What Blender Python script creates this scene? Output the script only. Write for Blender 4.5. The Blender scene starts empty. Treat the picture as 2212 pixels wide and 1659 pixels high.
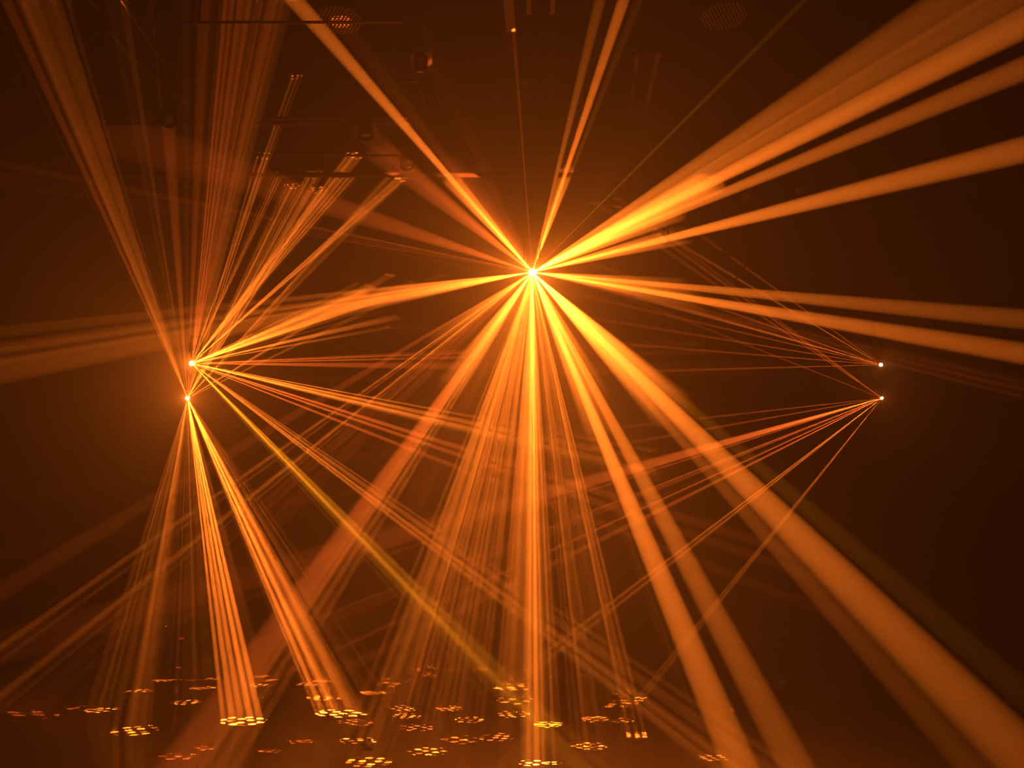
import bpy, math, random
from mathutils import Vector, Matrix

sc = bpy.context.scene
col = sc.collection
rnd = random.Random(7)

# ------------------------------------------------------------------ camera
FPX = 1850.0                       # focal length in pixels of the 2212 x 1659 frame
PITCH = math.radians(12.1)
EYE = Vector((0, 0, 1.6))
cam = bpy.data.cameras.new('camera')
cam.sensor_width = 36.0
cam.lens = 36.0 * FPX / 2212.0
cam.clip_start = 0.05
cam_ob = bpy.data.objects.new('camera', cam)
cam_ob.location = EYE
cam_ob.rotation_euler = (math.pi / 2 + PITCH, 0, 0)
col.objects.link(cam_ob)
sc.camera = cam_ob

# ------------------------------------------------------------------ world, exposure
w = bpy.data.worlds.new('world')
sc.world = w
w.use_nodes = True
w.node_tree.nodes['Background'].inputs['Color'].default_value = (0, 0, 0, 1)
w.node_tree.nodes['Background'].inputs['Strength'].default_value = 0.0
sc.view_settings.view_transform = 'Standard'
sc.view_settings.look = 'None'
sc.view_settings.gamma = 1.0
sc.view_settings.use_curve_mapping = False
sc.view_settings.exposure = 0.0
cy = sc.cycles
cy.use_light_tree = True
cy.max_bounces = 4
cy.diffuse_bounces = 0
cy.glossy_bounces = 1
cy.volume_bounces = 0
cy.transparent_max_bounces = 8
cy.use_adaptive_sampling = False
cy.light_sampling_threshold = 0.0
cy.sample_clamp_indirect = 4.0

# ------------------------------------------------------------------ room size and pixel -> place
ROOM_X, ROOM_Y0, ROOM_Y1, CEIL = 8.5, -2.5, 17.0, 6.6
RIG, LAMP_Z = 6.2, 4.0
RIGHT = Vector((1, 0, 0))
UP = Vector((0, -math.sin(PITCH), math.cos(PITCH)))
FWD = Vector((0, math.cos(PITCH), math.sin(PITCH)))

def ray(x, y):
    return (x - 1106.0) / FPX * RIGHT - (y - 829.5) / FPX * UP + FWD

def at_z(x, y, z):
    d = ray(x, y)
    return EYE + d * ((z - EYE.z) / d.z)

def at_y(x, y, depth):
    d = ray(x, y)
    return EYE + d * (depth / d.y)

# strengths of the lamps (spot energies are multiplied by BEAM, spill by SPILL)
BEAM, SPILL = 780.0, 0.65
ORANGE = (1.0, 0.180, 0.013)
RED = (1.0, 0.135, 0.014)
OLIVE = (1.0, 0.27, 0.008)

# ------------------------------------------------------------------ materials
def mat(name, color, rough=0.6, metal=0.0, spec=0.5, noise=0.0, nscale=6.0, ior=1.5, coat=0.0):
    m = bpy.data.materials.new(name)
    m.use_nodes = True
    nt = m.node_tree
    b = nt.nodes['Principled BSDF']
    b.inputs['Roughness'].default_value = rough
    b.inputs['Metallic'].default_value = metal
    b.inputs['Specular IOR Level'].default_value = spec
    b.inputs['IOR'].default_value = ior
    b.inputs['Coat Weight'].default_value = coat
    b.inputs['Coat Roughness'].default_value = 0.06
    if noise:
        tc = nt.nodes.new('ShaderNodeTexCoord')
        n = nt.nodes.new('ShaderNodeTexNoise')
        n.inputs['Scale'].default_value = nscale
        n.inputs['Detail'].default_value = 4
        r = nt.nodes.new('ShaderNodeMapRange')
        r.inputs['To Min'].default_value = 1 - noise
        r.inputs['To Max'].default_value = 1 + noise
        mx = nt.nodes.new('ShaderNodeVectorMath')
        mx.operation = 'SCALE'
        mx.inputs[0].default_value = color
        nt.links.new(tc.outputs['Object'], n.inputs['Vector'])
        nt.links.new(n.outputs['Fac'], r.inputs['Value'])
        nt.links.new(r.outputs['Result'], mx.inputs['Scale'])
        nt.links.new(mx.outputs['Vector'], b.inputs['Base Color'])
    else:
        b.inputs['Base Color'].default_value = (*color, 1)
    return m

def glow(name, color, strength, clear):
    m = bpy.data.materials.new(name)
    m.use_nodes = True
    nt = m.node_tree
    nt.nodes.clear()
    out = nt.nodes.new('ShaderNodeOutputMaterial')
    e = nt.nodes.new('ShaderNodeEmission')
    e.inputs['Color'].default_value = (*color, 1)
    e.inputs['Strength'].default_value = strength
    if clear:
        t = nt.nodes.new('ShaderNodeBsdfTransparent')
        a = nt.nodes.new('ShaderNodeAddShader')
        nt.links.new(e.outputs[0], a.inputs[0])
        nt.links.new(t.outputs[0], a.inputs[1])
        nt.links.new(a.outputs[0], out.inputs['Surface'])
    else:
        nt.links.new(e.outputs[0], out.inputs['Surface'])
    m.cycles.emission_sampling = 'NONE'
    return m

M_FLOOR = mat('dance floor', (0.62, 0.58, 0.54), rough=0.10, noise=0.15, nscale=3.0, ior=1.6)
M_CEIL = mat('black ceiling paint', (0.010, 0.0095, 0.009), rough=0.8, spec=0.0)
M_WALL = mat('dark wall paint', (0.009, 0.008, 0.007), rough=0.8, spec=0.0)
M_TRIM = mat('dark trim paint', (0.02, 0.018, 0.016), rough=0.6, spec=0.2)
M_PIPE = mat('dull steel pipe', (0.17, 0.155, 0.145), rough=0.6, metal=0.0, spec=.2, noise=0.2, nscale=9)
M_BLACK = mat('black powder coat', (0.008, 0.008, 0.008), rough=0.6, spec=0.12, noise=0.1, nscale=20)
M_CHROME = mat('bright metal', (0.30, 0.28, 0.26), rough=0.3, metal=1.0)
M_GRILLE = mat('pale perforated metal', (0.85, 0.8, 0.76), rough=0.4)
M_PALE = mat('pale panel', (0.10, 0.09, 0.08), rough=0.6, noise=0.1)
M_CLOTH = mat('speaker cloth', (0.03, 0.028, 0.026), rough=0.9, noise=0.2, nscale=40)
M_SCRAP = mat('pale crumpled plastic', (0.75, 0.72, 0.66), rough=0.35)
M_LENS = mat('lamp lens glass', (0.5, 0.45, 0.4), rough=0.08, spec=0.8, ior=1.6)
M_BULB = glow('lamp globe', (1.0, 0.62, 0.22), 14.0, True)
M_LED = glow('red indicator', (1.0, 0.05, 0.04), 1.3, False)

# ------------------------------------------------------------------ mesh helpers
class MB:
    def __init__(self):
        self.v, self.f = [], []

    def add(self, vs, fs):
        o = len(self.v)
        self.v += [tuple(p) for p in vs]
        self.f += [tuple(i + o for i in q) for q in fs]
        return self

    def box(self, a, b):
        vs = [(x, y, z) for x in (a[0], b[0]) for y in (a[1], b[1]) for z in (a[2], b[2])]
        return self.add(vs, [(0, 1, 3, 2), (4, 6, 7, 5), (0, 4, 5, 1), (2, 3, 7, 6), (0, 2, 6, 4), (1, 5, 7, 3)])

    def bevel_box(self, a, b, r):
        # chamfered on the upright edges
        x0, y0, z0 = a
        x1, y1, z1 = b
        pts = [(x0 + r, y0), (x1 - r, y0), (x1, y0 + r), (x1, y1 - r), (x1 - r, y1), (x0 + r, y1), (x0, y1 - r), (x0, y0 + r)]
        return self.prism(pts, z0, z1)

    def prism(self, pts, z0, z1):
        n = len(pts)
        vs = [(x, y, z0) for x, y in pts] + [(x, y, z1) for x, y in pts]
        fs = [tuple(range(n - 1, -1, -1)), tuple(range(n, 2 * n))]
        fs += [(i, (i + 1) % n, n + (i + 1) % n, n + i) for i in range(n)]
        return self.add(vs, fs)

    def tube(self, p, q, r, n=12, r2=None):
        p, q = Vector(p), Vector(q)
        d = (q - p).normalized()
        u = d.orthogonal().normalized()
        v = d.cross(u)
        r2 = r if r2 is None else r2
        ring = [(math.cos(2 * math.pi * i / n), math.sin(2 * math.pi * i / n)) for i in range(n)]
        vs = [p + u * (c * r) + v * (s * r) for c, s in ring] + [q + u * (c * r2) + v * (s * r2) for c, s in ring]
        fs = [tuple(range(n - 1, -1, -1)), tuple(range(n, 2 * n))]
        fs += [(i, (i + 1) % n, n + (i + 1) % n, n + i) for i in range(n)]
        return self.add(vs, fs)

    def lathe(self, prof, n=24, axis=None, origin=(0, 0, 0)):
        axis = Vector((0, 0, 1)) if axis is None else Vector(axis).normalized()
        u = axis.orthogonal().normalized()
        v = axis.cross(u)
        o = Vector(origin)
        vs, fs = [], []
        for r, h in prof:
            for i in range(n):
                a = 2 * math.pi * i / n
                vs.append(o + axis * h + u * (r * math.cos(a)) + v * (r * math.sin(a)))
        for k in range(len(prof) - 1):
            for i in range(n):
                j = (i + 1) % n
                fs.append((k * n + i, k * n + j, (k + 1) * n + j, (k + 1) * n + i))
        return self.add(vs, fs)

    def arc(self, pts, r, n=8):
        for p, q in zip(pts[:-1], pts[1:]):
            self.tube(p, q, r, n)
        return self

    def build(self, name, m, parent=None, smooth=False):
        me = bpy.data.meshes.new(name)
        me.from_pydata(self.v, [], self.f)
        me.update()
        me.materials.append(m)
        if smooth:
            for p in me.polygons:
                p.use_smooth = True
        o = bpy.data.objects.new(name, me)
        col.objects.link(o)
        o.parent = parent
        return o

def tag(o, label, cat, group=None):
    o['label'] = label
    o['category'] = cat
    if group:
        o['group'] = group
    return o

def thing(name, loc, label, cat, group=None, rz=0.0):
    o = bpy.data.objects.new(name, None)
    o.empty_display_size = 0.1
    o.location = loc
    o.rotation_euler = (0, 0, rz)
    col.objects.link(o)
    return tag(o, label, cat, group)

def struct(name, mb, m):
    o = mb.build(name, m)
    o['kind'] = 'structure'
    return o

# ------------------------------------------------------------------ room shell
X, Y0, Y1, H = ROOM_X, ROOM_Y0, ROOM_Y1, CEIL
struct('floor', MB().box((-X - .2, Y0 - .2, -.2), (X + .2, Y1 + .2, 0)), M_FLOOR)
struct('ceiling', MB().box((-X - .2, Y0 - .2, H), (X + .2, Y1 + .2, H + .2)), M_CEIL)
struct('wall_left', MB().box((-X - .2, Y0, 0), (-X, Y1, H)), M_WALL)
struct('wall_right', MB().box((X, Y0, 0), (X + .2, Y1, H)), M_WALL)
struct('wall_back', MB().box((-X - .2, Y1, 0), (X + .2, Y1 + .2, H)), M_WALL)
struct('wall_front', MB().box((-X - .2, Y0 - .2, 0), (X + .2, Y0, H)), M_WALL)
struct('baseboard_back', MB().box((-X + .025, Y1 - .025, 0), (X - .025, Y1, .12)), M_TRIM)
struct('baseboard_left', MB().box((-X, Y0, 0), (-X + .025, Y1, .12)), M_TRIM)
struct('baseboard_right', MB().box((X - .025, Y0, 0), (X, Y1, .12)), M_TRIM)

# ------------------------------------------------------------------ beam lamps
def gobo_nodes(light, cells, seed, lo=0.15):
    """dot mask of the lamp's own lens plate, laid out across the cone"""
    light.use_nodes = True
    nt = light.node_tree
    em = nt.nodes['Emission']
    tc = nt.nodes.new('ShaderNodeTexCoord')
    mp = nt.nodes.new('ShaderNodeMapping')
    mp.inputs['Location'].default_value = (seed * 3.71 % 17, seed * 1.93 % 13, 0)
    mp.inputs['Rotation'].default_value = (0, 0, seed * 0.77)
    mp.inputs['Scale'].default_value = (cells, cells, 1)
    vo = nt.nodes.new('ShaderNodeTexVoronoi')
    vo.voronoi_dimensions = '2D'
    vo.inputs['Scale'].default_value = 1.0
    vo.inputs['Randomness'].default_value = 0.3
    mr = nt.nodes.new('ShaderNodeMapRange')
    mr.inputs['From Min'].default_value = 0.33
    mr.inputs['From Max'].default_value = 0.25
    sp = nt.nodes.new('ShaderNodeSeparateColor')
    br = nt.nodes.new('ShaderNodeMapRange')
    br.inputs['From Min'].default_value = 0.1
    br.inputs['From Max'].default_value = 0.6
    br.inputs['To Min'].default_value = lo
    br.inputs['To Max'].default_value = 1.0
    mu = nt.nodes.new('ShaderNodeMath')
    mu.operation = 'MULTIPLY'
    L = nt.links.new
    L(tc.outputs['UV'], mp.inputs['Vector'])
    L(mp.outputs['Vector'], vo.inputs['Vector'])
    L(vo.outputs['Distance'], mr.inputs['Value'])
    L(vo.outputs['Color'], sp.inputs['Color'])
    L(sp.outputs[0], br.inputs['Value'])
    L(mr.outputs['Result'], mu.inputs[0])
    L(br.outputs['Result'], mu.inputs[1])
    L(mu.outputs[0], em.inputs['Strength'])

N_BEAM = [0]

class Lamp:
    def __init__(self, px, py, label, spill, gain=1.0, down=0.0):
        self.gain = gain
        self.p = at_z(px, py, LAMP_Z)
        t = thing('multi_beam_light', self.p, label, 'stage light', 'multi-beam effect lights in the haze')
        self.t = t
        GR = .030 if spill > 100 else .022
        prof = [(0.0005, -GR)] + [(GR * math.sin(math.pi * k / 12), -GR * math.cos(math.pi * k / 12)) for k in range(1, 12)] + [(0.0005, GR)]
        MB().lathe(prof, 24).build('lens_globe', M_BULB, t, True)
        ax = Vector((0, .45, .893))
        MB().lathe([(.001, .105), (.036, .105), (.044, .12), (.052, .24), (.042, .26), (.001, .26)], 20, ax).build('housing', M_BLACK, t)
        MB().lathe([(.009, .018), (.009, .106)], 12, ax).build('neck', M_BLACK, t)
        h = ax * .19
        MB().box((-.075, h.y - .012, h.z - .02), (-.057, h.y + .012, .36)).box((.057, h.y - .012, h.z - .02), (.075, h.y + .012, .36)).box((-.075, h.y - .012, .34), (.075, h.y + .012, .36)).build('yoke', M_BLACK, t)
        top = CEIL - LAMP_Z
        MB().tube((0, h.y, .36), (0, h.y, top), .007, 10).build('drop_rod', M_BLACK, t)
        MB().lathe([(.001, top - .015), (.05, top - .015), (.05, top), (.001, top)], 16, None, (0, h.y, 0)).build('ceiling_plate', M_BLACK, t)
        l = bpy.data.lights.new('spill_light', 'POINT')
        l.energy = spill * SPILL
        l.color = ORANGE
        l.shadow_soft_size = 0.0
        o = bpy.data.objects.new('spill_light', l)
        o.parent = t
        col.objects.link(o)

        if down:                     # soft wide spot added to fill the haze and floor below the lamp
            l = bpy.data.lights.new('fill_light', 'SPOT')
            l.energy = down * SPILL
            l.color = ORANGE
            l.spot_size = math.radians(115)
            l.spot_blend = 1.0
            l.shadow_soft_size = 0.0
            o = bpy.data.objects.new('fill_light', l)
            o.parent = t
            col.objects.link(o)

    def beam(self, x, y, where, deg, power, color=ORANGE, cells=0.0, blend=0.45, lo=0.15):
        """a spot aimed at the place seen at (x, y): on the floor 'f', the ceiling 'c' or at a depth in metres"""
        if where == 'f':
            T = at_z(x, y, 0.0)
        elif where == 'c':
            T = at_z(x, y, CEIL)
        elif where == 'r':
            T = at_z(x, y, RIG)
        else:
            T = at_y(x, y, where)
            if T.z > CEIL - .05:
                T = at_z(x, y, CEIL - .05)
        d = T - self.p
        N_BEAM[0] += 1
        l = bpy.data.lights.new('beam_light', 'SPOT')
        l.energy = power * BEAM * self.gain * (2.2 if cells else 1.0)
        l.color = color
        l.spot_size = math.radians(deg)
        l.spot_blend = blend
        l.shadow_soft_size = 0.0
        if cells:
            gobo_nodes(l, cells, N_BEAM[0], lo)
        o = bpy.data.objects.new('beam_light', l)
        o.rotation_euler = d.to_track_quat('-Z', 'Y').to_euler()
        o.parent = self.t
        col.objects.link(o)

    def cluster(self, x, y, wpx, power, color=ORANGE, where='f', cells=3.6):
        """a bundle of dots that lands wpx pixels wide"""
        T = at_z(x, y, 0.0 if where == 'f' else CEIL)
        wm = wpx / FPX * (T - EYE).dot(FWD)
        r = (T - self.p).length
        deg = math.degrees(2 * math.atan(wm / 2 / r))
        k = 1.9 * math.exp(0.055 * (r + (T - EYE).length - 13.0))      # makes up for the haze on the way
        self.beam(x, y, where, deg, k * power * r * r / 30.0 / self.gain, color, cells, 0.05, 0.1)

C = Lamp(1150, 588, 'brightest beam light, white hot, hanging in the middle of the room', 230, 2.1, 760)
A = Lamp(414, 785, 'upper of the two glowing beam lights at the left', 150, 9.0)
B = Lamp(405, 860, 'lower of the two glowing beam lights at the left', 150, 8.0)
D = Lamp(1903, 788, 'upper of the two small beam lights at the right', 12, 11.0)
E_ = Lamp(1905, 860, 'lower of the two small beam lights at the right', 16, 11.0)

# --- centre lamp, upwards and sideways
C.beam(637, 0, 6.8, 3.0, 64)
C.beam(822, 330, 'c', 5.0, 12, RED)
C.beam(790, 285, 'c', 4.0, 6, RED)
C.beam(1010, 330, 12.0, 16.0, 7, RED, blend=1.0)
C.beam(1065, 380, 7.0, 10.0, 5, RED, blend=1.0)
C.beam(1104, 0, 6.8, 0.8, 16, RED)
C.beam(735, 44, 'c', 3.6, 2.2, RED)  # weak beam added to light the left mesh speaker
C.beam(1000, 240, 'r', 30.0, 2.0, RED, blend=1.0)  # wide dim cone added to light the bars and rails left of centre
C.beam(1290, 240, 'r', 24.0, 1.0, RED, blend=1.0)  # same kind of added cone for the bars right of centre
C.beam(1347, 0, 6.8, 2.6, 52)
C.beam(1296, 0, 6.8, 2.6, 17)
C.beam(1380, 0, 6.8, 2.0, 6)
C.beam(1738, 0, 6.8, 1.0, 16, OLIVE)
C.beam(2212, -100, 6.3, 5.0, 22)
C.beam(2212, -20, 6.3, 4.0, 34)
C.beam(2212, 50, 6.3, 3.6, 84)
C.beam(2212, 148, 6.2, 3.0, 56)
C.beam(2212, 323, 6.0, 3.4, 66)
C.beam(2212, 690, 7.4, 2.7, 54)
C.beam(2212, 764, 7.4, 2.9, 78)
C.beam(1790, 700, 6.6, 2.2, 12, cells=2.5)
C.beam(1700, 720, 6.8, 3.4, 9, RED, cells=3)
C.beam(790, 520, 7.4, 3.0, 14, RED, cells=2)
C.beam(845, 487, 7.4, 6.0, 7, RED)
C.beam(0, 745, 9.0, 4.6, 36, cells=2.2, lo=.5)
C.beam(0, 803, 9.0, 3.0, 42)
# --- centre lamp, extra beams added towards the back, brightening the haze around the lamp
for (dx, dy, dist, dg, pw) in [(-513, -588, 260, 3.2, 80), (197, -588, 230, 2.8, 60), (1062, -535, 420, 4.6, 150), (1062, -440, 330, 3.2, 80),
                               (1062, -265, 330, 3.0, 90), (1062, 102, 330, 2.4, 60), (1062, 176, 360, 2.6, 90), (-1150, 190, 420, 3.2, 100),
                               (950, 942, 420, 5.5, 150), (450, 1071, 380, 3.8, 110), (570, 1071, 300, 3.2, 60), (-730, 1028, 300, 3.6, 90),
                               (0, 1060, 480, 2.6, 110), (-680, 484, 260, 2.6, 60)]:
    n = math.hypot(dx, dy)
    C.beam(1150 + dx / n * dist, 588 + dy / n * dist, 16.8, dg, pw * 1.1)
# --- centre lamp, downwards
C.beam(2100, 1530, 6.8, 5.2, 44)
C.beam(2212, 1500, 6.8, 3.0, 6, OLIVE)
C.beam(1960, 1500, 6.8, 3.0, 20)
C.beam(1600, 1659, 7.0, 4.2, 66)
C.beam(1720, 1659, 7.0, 4.0, 36)
C.beam(1150, 1648, 'f', 3.4, 110, cells=2.6, lo=.5)
C.beam(1192, 1648, 'f', 2.4, 34, cells=2.6, lo=.4)
C.beam(1153, 1800, 'f', 2.8, 44)
C.beam(420, 1616, 6.6, 4.4, 26, RED)
C.beam(520, 1570, 6.6, 5.0, 18, cells=3)
C.beam(470, 1072, 7.6, 2.2, 66, cells=2)
C.beam(560, 1063, 7.6, 2.0, 66, cells=2)
C.beam(430, 1020, 6.4, 2.0, 12, RED)
for (x, y, wpx, pw, c) in [
        (900, 1446, 36, 22, ORANGE), (935, 1441, 34, 16, ORANGE), (985, 1448, 42, 8, RED), (930, 1458, 38, 18, ORANGE),
        (1040, 1445, 40, 20, ORANGE), (1090, 1441, 28, 10, ORANGE), (1075, 1457, 38, 14, ORANGE), (1145, 1450, 38, 22, ORANGE),
        (1205, 1446, 24, 14, ORANGE), (1190, 1464, 34, 16, ORANGE), (1258, 1459, 26, 12, ORANGE),
        (870, 1530, 62, 24, ORANGE), (878, 1546, 60, 26, ORANGE), (970, 1530, 58, 26, ORANGE), (1015, 1555, 66, 30, ORANGE),
        (1110, 1543, 72, 26, ORANGE), (1183, 1565, 62, 40, ORANGE), (900, 1572, 74, 12, RED), (1070, 1592, 84, 14, RED),
        (925, 1623, 88, 36, ORANGE), (1272, 1612, 78, 30, ORANGE), (1375, 1587, 62, 32, ORANGE), (1285, 1553, 62, 22, ORANGE),
        (800, 1645, 100, 34, ORANGE), (775, 1600, 78, 38, ORANGE), (1345, 1495, 62, 8, ORANGE), (1540, 1637, 68, 9, ORANGE),
        (1595, 1467, 30, 5, ORANGE), (1640, 1479, 30, 4, ORANGE), (1690, 1473, 20, 4, ORANGE)]:
    C.cluster(x, y, wpx, pw, c)

# --- upper left lamp
for (x, y, wh, dg, pw, c, ce) in [
        (505, 0, 6.8, 2.2, 12, RED, 3), (548, 0, 6.8, 2.0, 14, RED, 3), (590, 0, 6.8, 2.0, 8, RED, 2),
        (600, 272, 'r', 1.6, 16, ORANGE, 3), (600, 377, 'c', 1.7, 11, ORANGE, 3.5), (765, 336, 'c', 2.0, 15, ORANGE, 3.5), (762, 377, 'c', 1.8, 13, ORANGE, 3.5),
        (862, 385, 'c', 2.0, 12, ORANGE, 2),
        (800, 634, 'c', 3.6, 22, ORANGE, 2.2), (900, 618, 'c', 2.0, 12, ORANGE, 2), (840, 690, 16.8, 2.6, 20, ORANGE, 2),
        (860, 771, 12, 1.8, 16, RED, 2), (900, 790, 12, 1.6, 9, RED, 0),
        (1100, 935, 14.0, 3.0, 32, ORANGE, 2.4), (1100, 950, 14.0, 1.4, 16, ORANGE, 0),
        (1050, 985, 12.4, 1.0, 28, RED, 0), (1050, 1003, 12.4, .9, 28, RED, 0), (1040, 1030, 12.4, .9, 22, RED, 0),
        (700, 1075, 9.8, 2.2, 9, OLIVE, 2.4), (760, 1150, 8.4, 2.6, 6, OLIVE, 2),
        (800, 1075, 8.6, 1.3, 20, ORANGE, 2), (860, 1095, 8.4, 1.2, 10, ORANGE, 2)]:
    A.beam(x, y, wh, dg * (1.8 if wh == 'c' else 1.35), pw * (1.8 if y > 300 else .6), c, ce, lo=.35)

# --- lower left lamp
for (x, y, wh, dg, pw, c, ce) in [
        (60, 0, 6.8, 1.5, 22, ORANGE, 0), (20, 0, 6.8, 2.2, 14, RED, 2), (120, 0, 6.8, 2.0, 14, ORANGE, 2), (95, 0, 6.8, 1.2, 10, ORANGE, 0),
        (255, 0, 6.8, 1.8, 8, ORANGE, 2), (345, 0, 6.8, 1.4, 13, RED, 0),
        (430, 200, 7.4, 2.6, 8, RED, 2), (478, 180, 7.4, 1.4, 14, RED, 2), (520, 120, 7.2, 1.4, 16, RED, 2), (560, 200, 7.6, 1.6, 12, ORANGE, 0),
        (570, 337, 'c', 1.6, 9, ORANGE, 3.5), (630, 402, 'c', 1.8, 14, ORANGE, 3.5), (680, 377, 'c', 1.8, 15, ORANGE, 3.5), (685, 410, 'c', 2.0, 12, ORANGE, 3), (862, 372, 'c', 1.8, 12, ORANGE, 2),
        (800, 620, 14.0, 1.5, 14, ORANGE, 0), (900, 620, 14.0, 1.2, 9, ORANGE, 0)]:
    B.beam(x, y, wh, dg * (1.8 if wh == 'c' else 1.35), pw * (1.8 if y > 300 else .5), c, ce, lo=.35)
for (x, y, wpx, pw, c) in [
        (222, 1533, 70, 26, ORANGE), (293, 1577, 100, 36, ORANGE), (300, 1492, 58, 22, ORANGE), (352, 1470, 46, 18, ORANGE),
        (402, 1517, 64, 22, ORANGE), (525, 1557, 96, 180, ORANGE), (735, 1541, 96, 170, ORANGE), (700, 1507, 70, 36, ORANGE),
        (668, 1477, 56, 22, ORANGE), (562, 1461, 44, 14, ORANGE), (558, 1480, 50, 20, ORANGE), (545, 1507, 44, 8, RED),
        (460, 1466, 44, 16, ORANGE), (440, 1486, 58, 16, ORANGE), (770, 1560, 70, 14, RED), (800, 1497, 60, 26, ORANGE)]:
    B.cluster(x, y, wpx, pw, c)
B.beam(800, 1420, 12.0, 1.4, 9, RED, 2)

# --- upper right lamp
for (x, y, dg, pw) in [(1660, 642, .5, 10), (1700, 642, .4, 6), (1480, 640, .8, 7), (1500, 676, .6, 9), (1420, 676, .6, 6), (1450, 715, .7, 6),
                       (1430, 750, .4, 6), (1420, 801, .25, 6), (1860, 690, 1.0, 4), (1560, 690, .8, 7)]:
    D.beam(x, y, 11.0, dg * 1.3, pw * 1.7, RED if pw < 8 else ORANGE)
# --- lower right lamp
for (x, y, wh, dg, pw, c, ce) in [
        (1450, 530, 11.5, .6, 9, RED, 0), (1480, 570, 11.5, .5, 7, RED, 0), (1560, 600, 11.5, .4, 5, RED, 0), (1500, 700, 11.5, .4, 4, RED, 0),
        (1500, 905, 12.5, 1.0, 9, RED, 2), (1480, 935, 12.5, .8, 9, RED, 0), (1400, 1003, 12.6, 2.2, 15, RED, 0), (1250, 1060, 12.6, 1.4, 18, RED, 2),
        (1250, 1120, 12.6, 1.6, 16, RED, 3), (1250, 1160, 12.6, 1.4, 15, RED, 2), (1250, 1190, 12.6, .9, 20, RED, 0),
        (1300, 1330, 12.2, 1.8, 34, ORANGE, 2.4), (1560, 1290, 11.6, 1.2, 18, ORANGE, 2), (1640, 1190, 11.6, .6, 8, ORANGE, 2)]:
    E_.beam(x, y, wh, dg * 1.25, pw * 1.8, c, ce)
for (x, y, wpx, pw, c) in [(65, 1543, 90, 6, RED), (185, 1531, 60, 6, RED), (850, 1474, 90, 10, ORANGE),
                           (1110, 1484, 80, 20, ORANGE), (1115, 1513, 85, 18, ORANGE), (1340, 1521, 84, 12, ORANGE), (1577, 1533, 24, 9, ORANGE),
                           (385, 1634, 70, 9, RED), (440, 1616, 50, 9, RED), (580, 1622, 50, 6, RED), (655, 1602, 56, 9, RED), (990, 1598, 90, 14, ORANGE),
                           (1345, 1556, 50, 14, ORANGE)]:
    C.cluster(x, y, wpx, pw, c, cells=2.8)

# ------------------------------------------------------------------ ceiling rig
def crossbar(x0, x1, ypx, r, label, double=0.0, z=RIG):
    a, b = at_z(x0, ypx, z), at_z(x1, ypx, z)
    t = thing('crossbar', (a + b) / 2, label, 'ceiling bar', 'bars of the ceiling rig')
    h = (b.x - a.x) / 2
    MB().tube((-h, 0, 0), (h, 0, 0), r, 14).build('pipe', M_PIPE, t, True)
    if double:
        MB().tube((-h, -double, 0), (h, -double, 0), r * .6, 12).build('pipe', M_PIPE, t, True)
        for k in range(7):
            x = -h + (k + .5) * 2 * h / 7
            MB().tube((x, 0, 0), (x, -double, 0), r * .45, 8).build('rung', M_PIPE, t)
    for s in (-.8, .8):
        MB().tube((s * h, 0, 0), (s * h, 0, CEIL - z), .012, 8).build('hanger', M_BLACK, t)
    return t

crossbar(380, 870, 48, .012, 'thin ceiling bar running past the left mesh disc')
crossbar(700, 1480, 176, .012, 'faint ceiling bar halfway along the lengthwise rails')
crossbar(230, 1400, 266, .028, 'ladder shaped double ceiling bar that the lengthwise rails end at', .10)
crossbar(520, 1400, 336, .014, 'thin ceiling bar just behind the double bar')
crossbar(230, 1370, 378, .030, 'long ceiling bar beside the plain round ceiling disc')
crossbar(455, 660, 527, .012, 'short far ceiling bar above the left beam lights')

def rail(p, q, wd, label, z=RIG + .05, cross=()):
    a, b = at_z(*p, z), at_z(*q, z)
    t = thing('rail', a, label, 'ceiling rail', 'lengthwise rails of the ceiling rig')
    d = b - a
    side = Vector((d.y, -d.x, 0)).normalized() * wd / 2
    up = Vector((0, 0, .05))
    m = MB()
    vs = [-side, side, d + side, d - side]
    vs = vs + [v + up for v in vs]
    m.add(vs, [(3, 2, 1, 0), (4, 5, 6, 7), (0, 1, 5, 4), (1, 2, 6, 5), (2, 3, 7, 6), (3, 0, 4, 7)])
    m.build('bar', M_PIPE, t)
    for f in (.12, .88):
        c = d * f
        MB().tube((c.x, c.y, .05), (c.x, c.y, CEIL - z), .010, 8).build('hanger', M_BLACK, t)
    return t

rail((888, 118), (921, 246), .035, 'left rail of the pair left of the centre beam')
rail((922, 112), (955, 246), .045, 'right rail of the pair left of the centre beam')
rail((1094, -40), (1122, 250), .085, 'wide pale centre rail running down from the top edge')
rail((1142, 195), (1147, 250), .03, 'short stub rail right of the wide centre rail')
rail((1192, 108), (1191, 250), .04, 'slim rail joined to the centre rail by a short link')
rail((1376, 122), (1362, 250), .035, 'left rail of the pair right of the top beam')
rail((1424, 116), (1391, 250), .04, 'right rail of the pair right of the top beam')
rail((1142, -20), (1143, 32), .04, 'stub rail at the top edge near the centre rail')
rail((1196, -20), (1193, 32), .04, 'stub rail at the top edge farther right')
la, lb = at_z(1120, 218, RIG + .05), at_z(1191, 218, RIG + .05)
t = MB().box((-(lb.x - la.x) / 2, -.012, 0), ((lb.x - la.x) / 2, .012, .024)).build('link_bar', M_PIPE)
t.location = (la + lb) / 2 + Vector((0, 0, .013))
tag(t, 'short link bar between the wide centre rail and its slim neighbour', 'ceiling bar')

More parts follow.
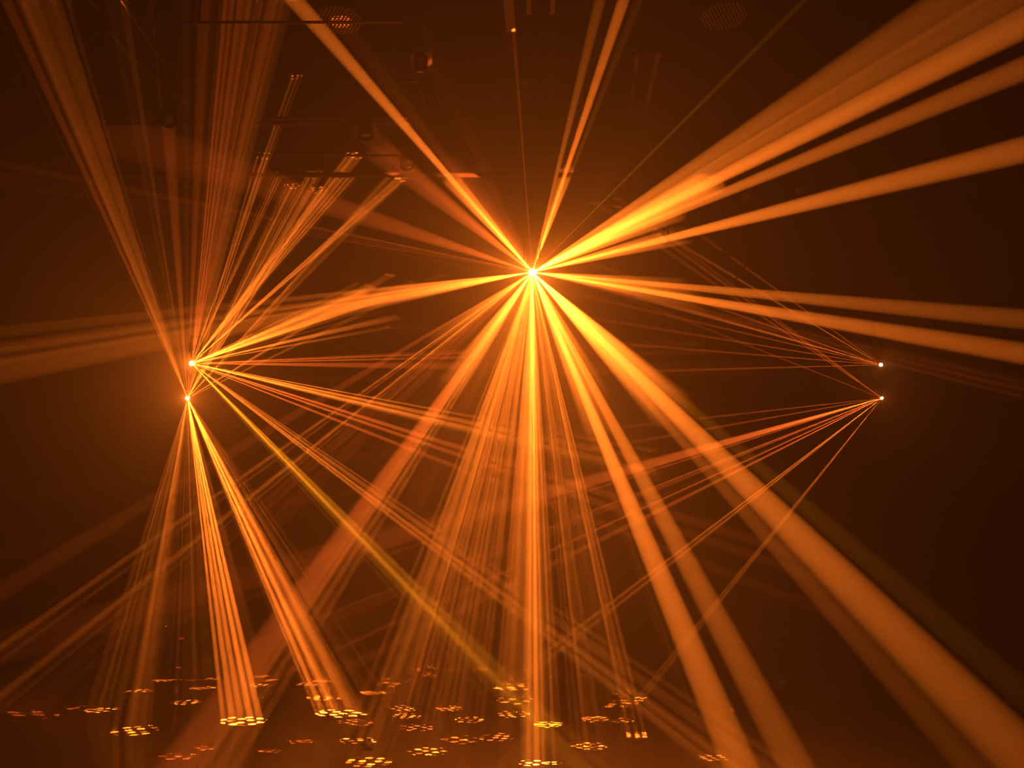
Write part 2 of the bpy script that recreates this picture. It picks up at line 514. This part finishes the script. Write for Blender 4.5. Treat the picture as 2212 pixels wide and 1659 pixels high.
# slanted pole at the right, hanging from the ceiling
a, b = at_z(1680, 470, CEIL - .02), at_y(1588, 605, 11.0)
t = thing('slanted_pole', a, 'thin slanted pole under the lowest right-hand beam', 'pole')
MB().tube((0, 0, 0), b - a, .014, 10).build('pole', M_PIPE, t)
MB().lathe([(.001, 0), (.05, 0), (.05, .02), (.001, .02)], 14).build('ceiling_plate', M_BLACK, t)
k = (b - a) * .86
MB().lathe([(.016, -.03), (.032, -.03), (.032, .03), (.016, .03), (.016, -.03)], 12, (b - a), k).build('collar', M_CHROME, t)

# cables along the ceiling, upper left
def cable(pts, label):
    ps = [at_z(x, y, CEIL - .012) for x, y in pts]
    m = MB().arc(ps, .012, 8)
    o = m.build('cable', M_PIPE)
    return tag(o, label, 'cable', 'ceiling cables')
cable([(238, 70), (262, 100), (285, 125), (320, 155), (360, 195), (410, 225)], 'upper left ceiling cable bending towards the glinting lamp')
cable([(190, -4), (203, 8), (214, 20)], 'short ceiling cable end at the top left edge')
cable([(262, 0), (318, 86), (352, 132), (385, 170)], 'ceiling cable to the right of the bending one')

# par cans on the rig
def par_can(x, y, aim, label, s=1.0, z=RIG):
    p = at_z(x, y, z - .22)
    t = thing('par_can', p, label, 'stage light', 'unlit lamps on the ceiling rig')
    d = (Vector(aim) - p).normalized()
    o = -d * .06 * s
    MB().lathe([(.001, -.13 * s), (.045 * s, -.13 * s), (.065 * s, -.08 * s), (.078 * s, .06 * s), (.078 * s, .10 * s), (.07 * s, .10 * s), (.07 * s, .06 * s), (.001, .055 * s)], 22, d, o).build('can', M_BLACK, t, False)
    MB().lathe([(.069 * s, .062 * s), (.05 * s, .078 * s), (.025 * s, .086 * s), (.001, .088 * s)], 22, d, o).build('lens', M_LENS, t, True)
    MB().lathe([(.074 * s, .094 * s), (.084 * s, .094 * s), (.084 * s, .106 * s), (.074 * s, .106 * s), (.074 * s, .094 * s)], 22, d, o).build('rim', M_BLACK, t)
    u = d.cross(Vector((0, 0, 1))).normalized()
    w_ = .088 * s
    top = Vector((0, 0, .16))
    MB().arc([u * w_, u * w_ + top * .8, top, -u * w_ + top * .8, -u * w_], .008, 8).build('yoke', M_BLACK, t)
    MB().tube(top, (0, 0, .22 + CEIL - z), .011, 8).build('hanger', M_BLACK, t)
    return t
cen = C.p
par_can(908, 152, (-.6, 7.6, 1), 'black can lamp with yellow glint between the left rail pair', .7)
par_can(1131, 178, cen + Vector((0, -2, -2)), 'black can lamp with small pale glint beside the wide centre rail')
par_can(364, 256, (-2, 3, 1), 'black can lamp with two pale glints at the upper left')
par_can(790, 288, (-1, 8, 0), 'dim can lamp under the double bar left of the bright beam')
par_can(880, 352, (0, 6, 0), 'can lamp with yellow wedge of light behind the bright left beam')
par_can(1612, 425, (2, 5, 0), 'can lamp with white speck between the two wide right beams', .9)
par_can(1727, 412, (1, 4, 1), 'can lamp with white speck right of the other speck', .9)
par_can(1572, 545, (1, 4, 0), 'can lamp with thin dash of light near the slanted pole', .8)
par_can(1438, 520, (7, 13, 2), 'can lamp with upright glint under the lowest right-hand beam', .8)

# ------------------------------------------------------------------ ceiling discs
def mesh_disc(x, y, rad, label):
    p = at_z(x, y, CEIL)
    t = thing('ceiling_speaker', p, label, 'speaker', 'round mesh speakers in the ceiling')
    MB().lathe([(.001, -.012), (rad, -.012), (rad, 0), (.001, 0)], 40).build('backing', M_BLACK, t)
    MB().lathe([(rad, 0), (rad, -.018), (rad + .012, -.016), (rad + .014, 0)], 40).build('rim', M_BLACK, t)
    m = MB()
    st = rad / 6.2
    k = 0
    for i in range(-8, 9):
        for j in range(-8, 9):
            px, py = (i + (j % 2) * .5) * st, j * st * .87
            if px * px + py * py < (rad * .95) ** 2:
                r = st * .26
                m.lathe([(r, -.012), (r * .7, -.018), (.0005, -.020)], 6, None, (px, py, 0))
    g = m.build('grille', M_GRILLE, t)
    g['kind'] = 'stuff'
    return t
mesh_disc(733, 42, .225, 'round ceiling speaker with lit mesh dots left of the top')
mesh_disc(1564, 33, .225, 'dim round mesh ceiling speaker right of the top')
p = at_z(441, 384, CEIL)
t = thing('ceiling_disc', p, 'plain round ceiling disc with thin pale rim above the left lights', 'ceiling disc')
MB().lathe([(.001, -.01), (.345, -.01), (.345, 0), (.001, 0)], 48).build('plate', M_CEIL, t)
MB().lathe([(.342, 0), (.342, -.022), (.352, -.022), (.352, 0)], 48).build('rim', M_GRILLE, t)
MB().lathe([(.001, -.05), (.02, -.048), (.03, -.03), (.032, -.01)], 16, None, (-.04, .06, 0)).build('knob', M_PALE, t, True)

# ------------------------------------------------------------------ things at the walls and on the floor
p = at_y(252, 925, 15.0)
t = thing('wall_speaker', Vector((-7.72, p.y, p.z)), 'boxy speaker high on the wall at the far left', 'speaker')
t.location = p
MB().bevel_box((-.27, -.18, -.3), (.27, .18, .3), .03).build('cabinet', M_PALE, t)
MB().box((-.23, -.192, -.26), (.23, -.18, .26)).build('grille', M_CLOTH, t)
MB().tube((0, .18, 0), (0, Y1 - p.y, 0), .03, 10).build('wall_arm', M_BLACK, t)

p = at_y(390, 1442, 13.2)
t = thing('amplifier_rack', (p.x, 13.2, 0), 'dark equipment rack with two red indicator lights at the far left', 'equipment rack')
MB().box((-.32, 0, 0), (.32, .5, .86)).build('case', M_BLACK, t)
for k in range(5):
    MB().box((-.28, -.012, .06 + k * .155), (.28, 0, .19 + k * .155)).build('front_panel', M_BLACK, t)
    for s in (-.26, .26):
        MB().tube((s, -.012, .125 + k * .155), (s, -.03, .125 + k * .155), .008, 8).build('screw_knob', M_PIPE, t)
for (x, y) in ((392, 1379), (385, 1442)):
    q = at_y(x, y, 13.185) - Vector((p.x, 13.2, 0))
    MB().box((q.x - .034, -.02, q.z - .012), (q.x + .034, -.012, q.z + .012)).build('indicator_light', M_LED, t)

# crumpled scrap on the floor
p = at_z(795, 1620, 0)
m = MB()
n1, n2 = 12, 7
vs, fs = [], []
for i in range(n2 + 1):
    th = math.pi * i / n2
    for j in range(n1):
        ph = 2 * math.pi * j / n1
        r = 1 + rnd.uniform(-.28, .28)
        vs.append((.055 * r * math.sin(th) * math.cos(ph), .04 * r * math.sin(th) * math.sin(ph), max(0, .045 + .05 * r * math.cos(th))))
for i in range(n2):
    for j in range(n1):
        fs.append((i * n1 + j, i * n1 + (j + 1) % n1, (i + 1) * n1 + (j + 1) % n1, (i + 1) * n1 + j))
m.add(vs, fs)
o = m.build('crumpled_scrap', M_SCRAP)
o.location = p
tag(o, 'small crumpled pale scrap lying on the floor among light dots', 'litter')

# ------------------------------------------------------------------ haze filling the room
hm = bpy.data.materials.new('stage haze')
hm.use_nodes = True
nt = hm.node_tree
nt.nodes.clear()
out = nt.nodes.new('ShaderNodeOutputMaterial')
vs_ = nt.nodes.new('ShaderNodeVolumeScatter')
vs_.inputs['Color'].default_value = (1, 1, 1, 1)
vs_.inputs['Density'].default_value = 0.12
vs_.inputs['Anisotropy'].default_value = 0.1
nt.links.new(vs_.outputs[0], out.inputs['Volume'])
hm.cycles.volume_sampling = 'EQUIANGULAR'
hz = MB().box((-X - .1, Y0 - .1, -.1), (X + .1, Y1 + .1, H + .1)).build('haze', hm)
hz['kind'] = 'stuff'
tag(hz, 'thin orange-lit stage haze filling the whole dark room', 'haze')
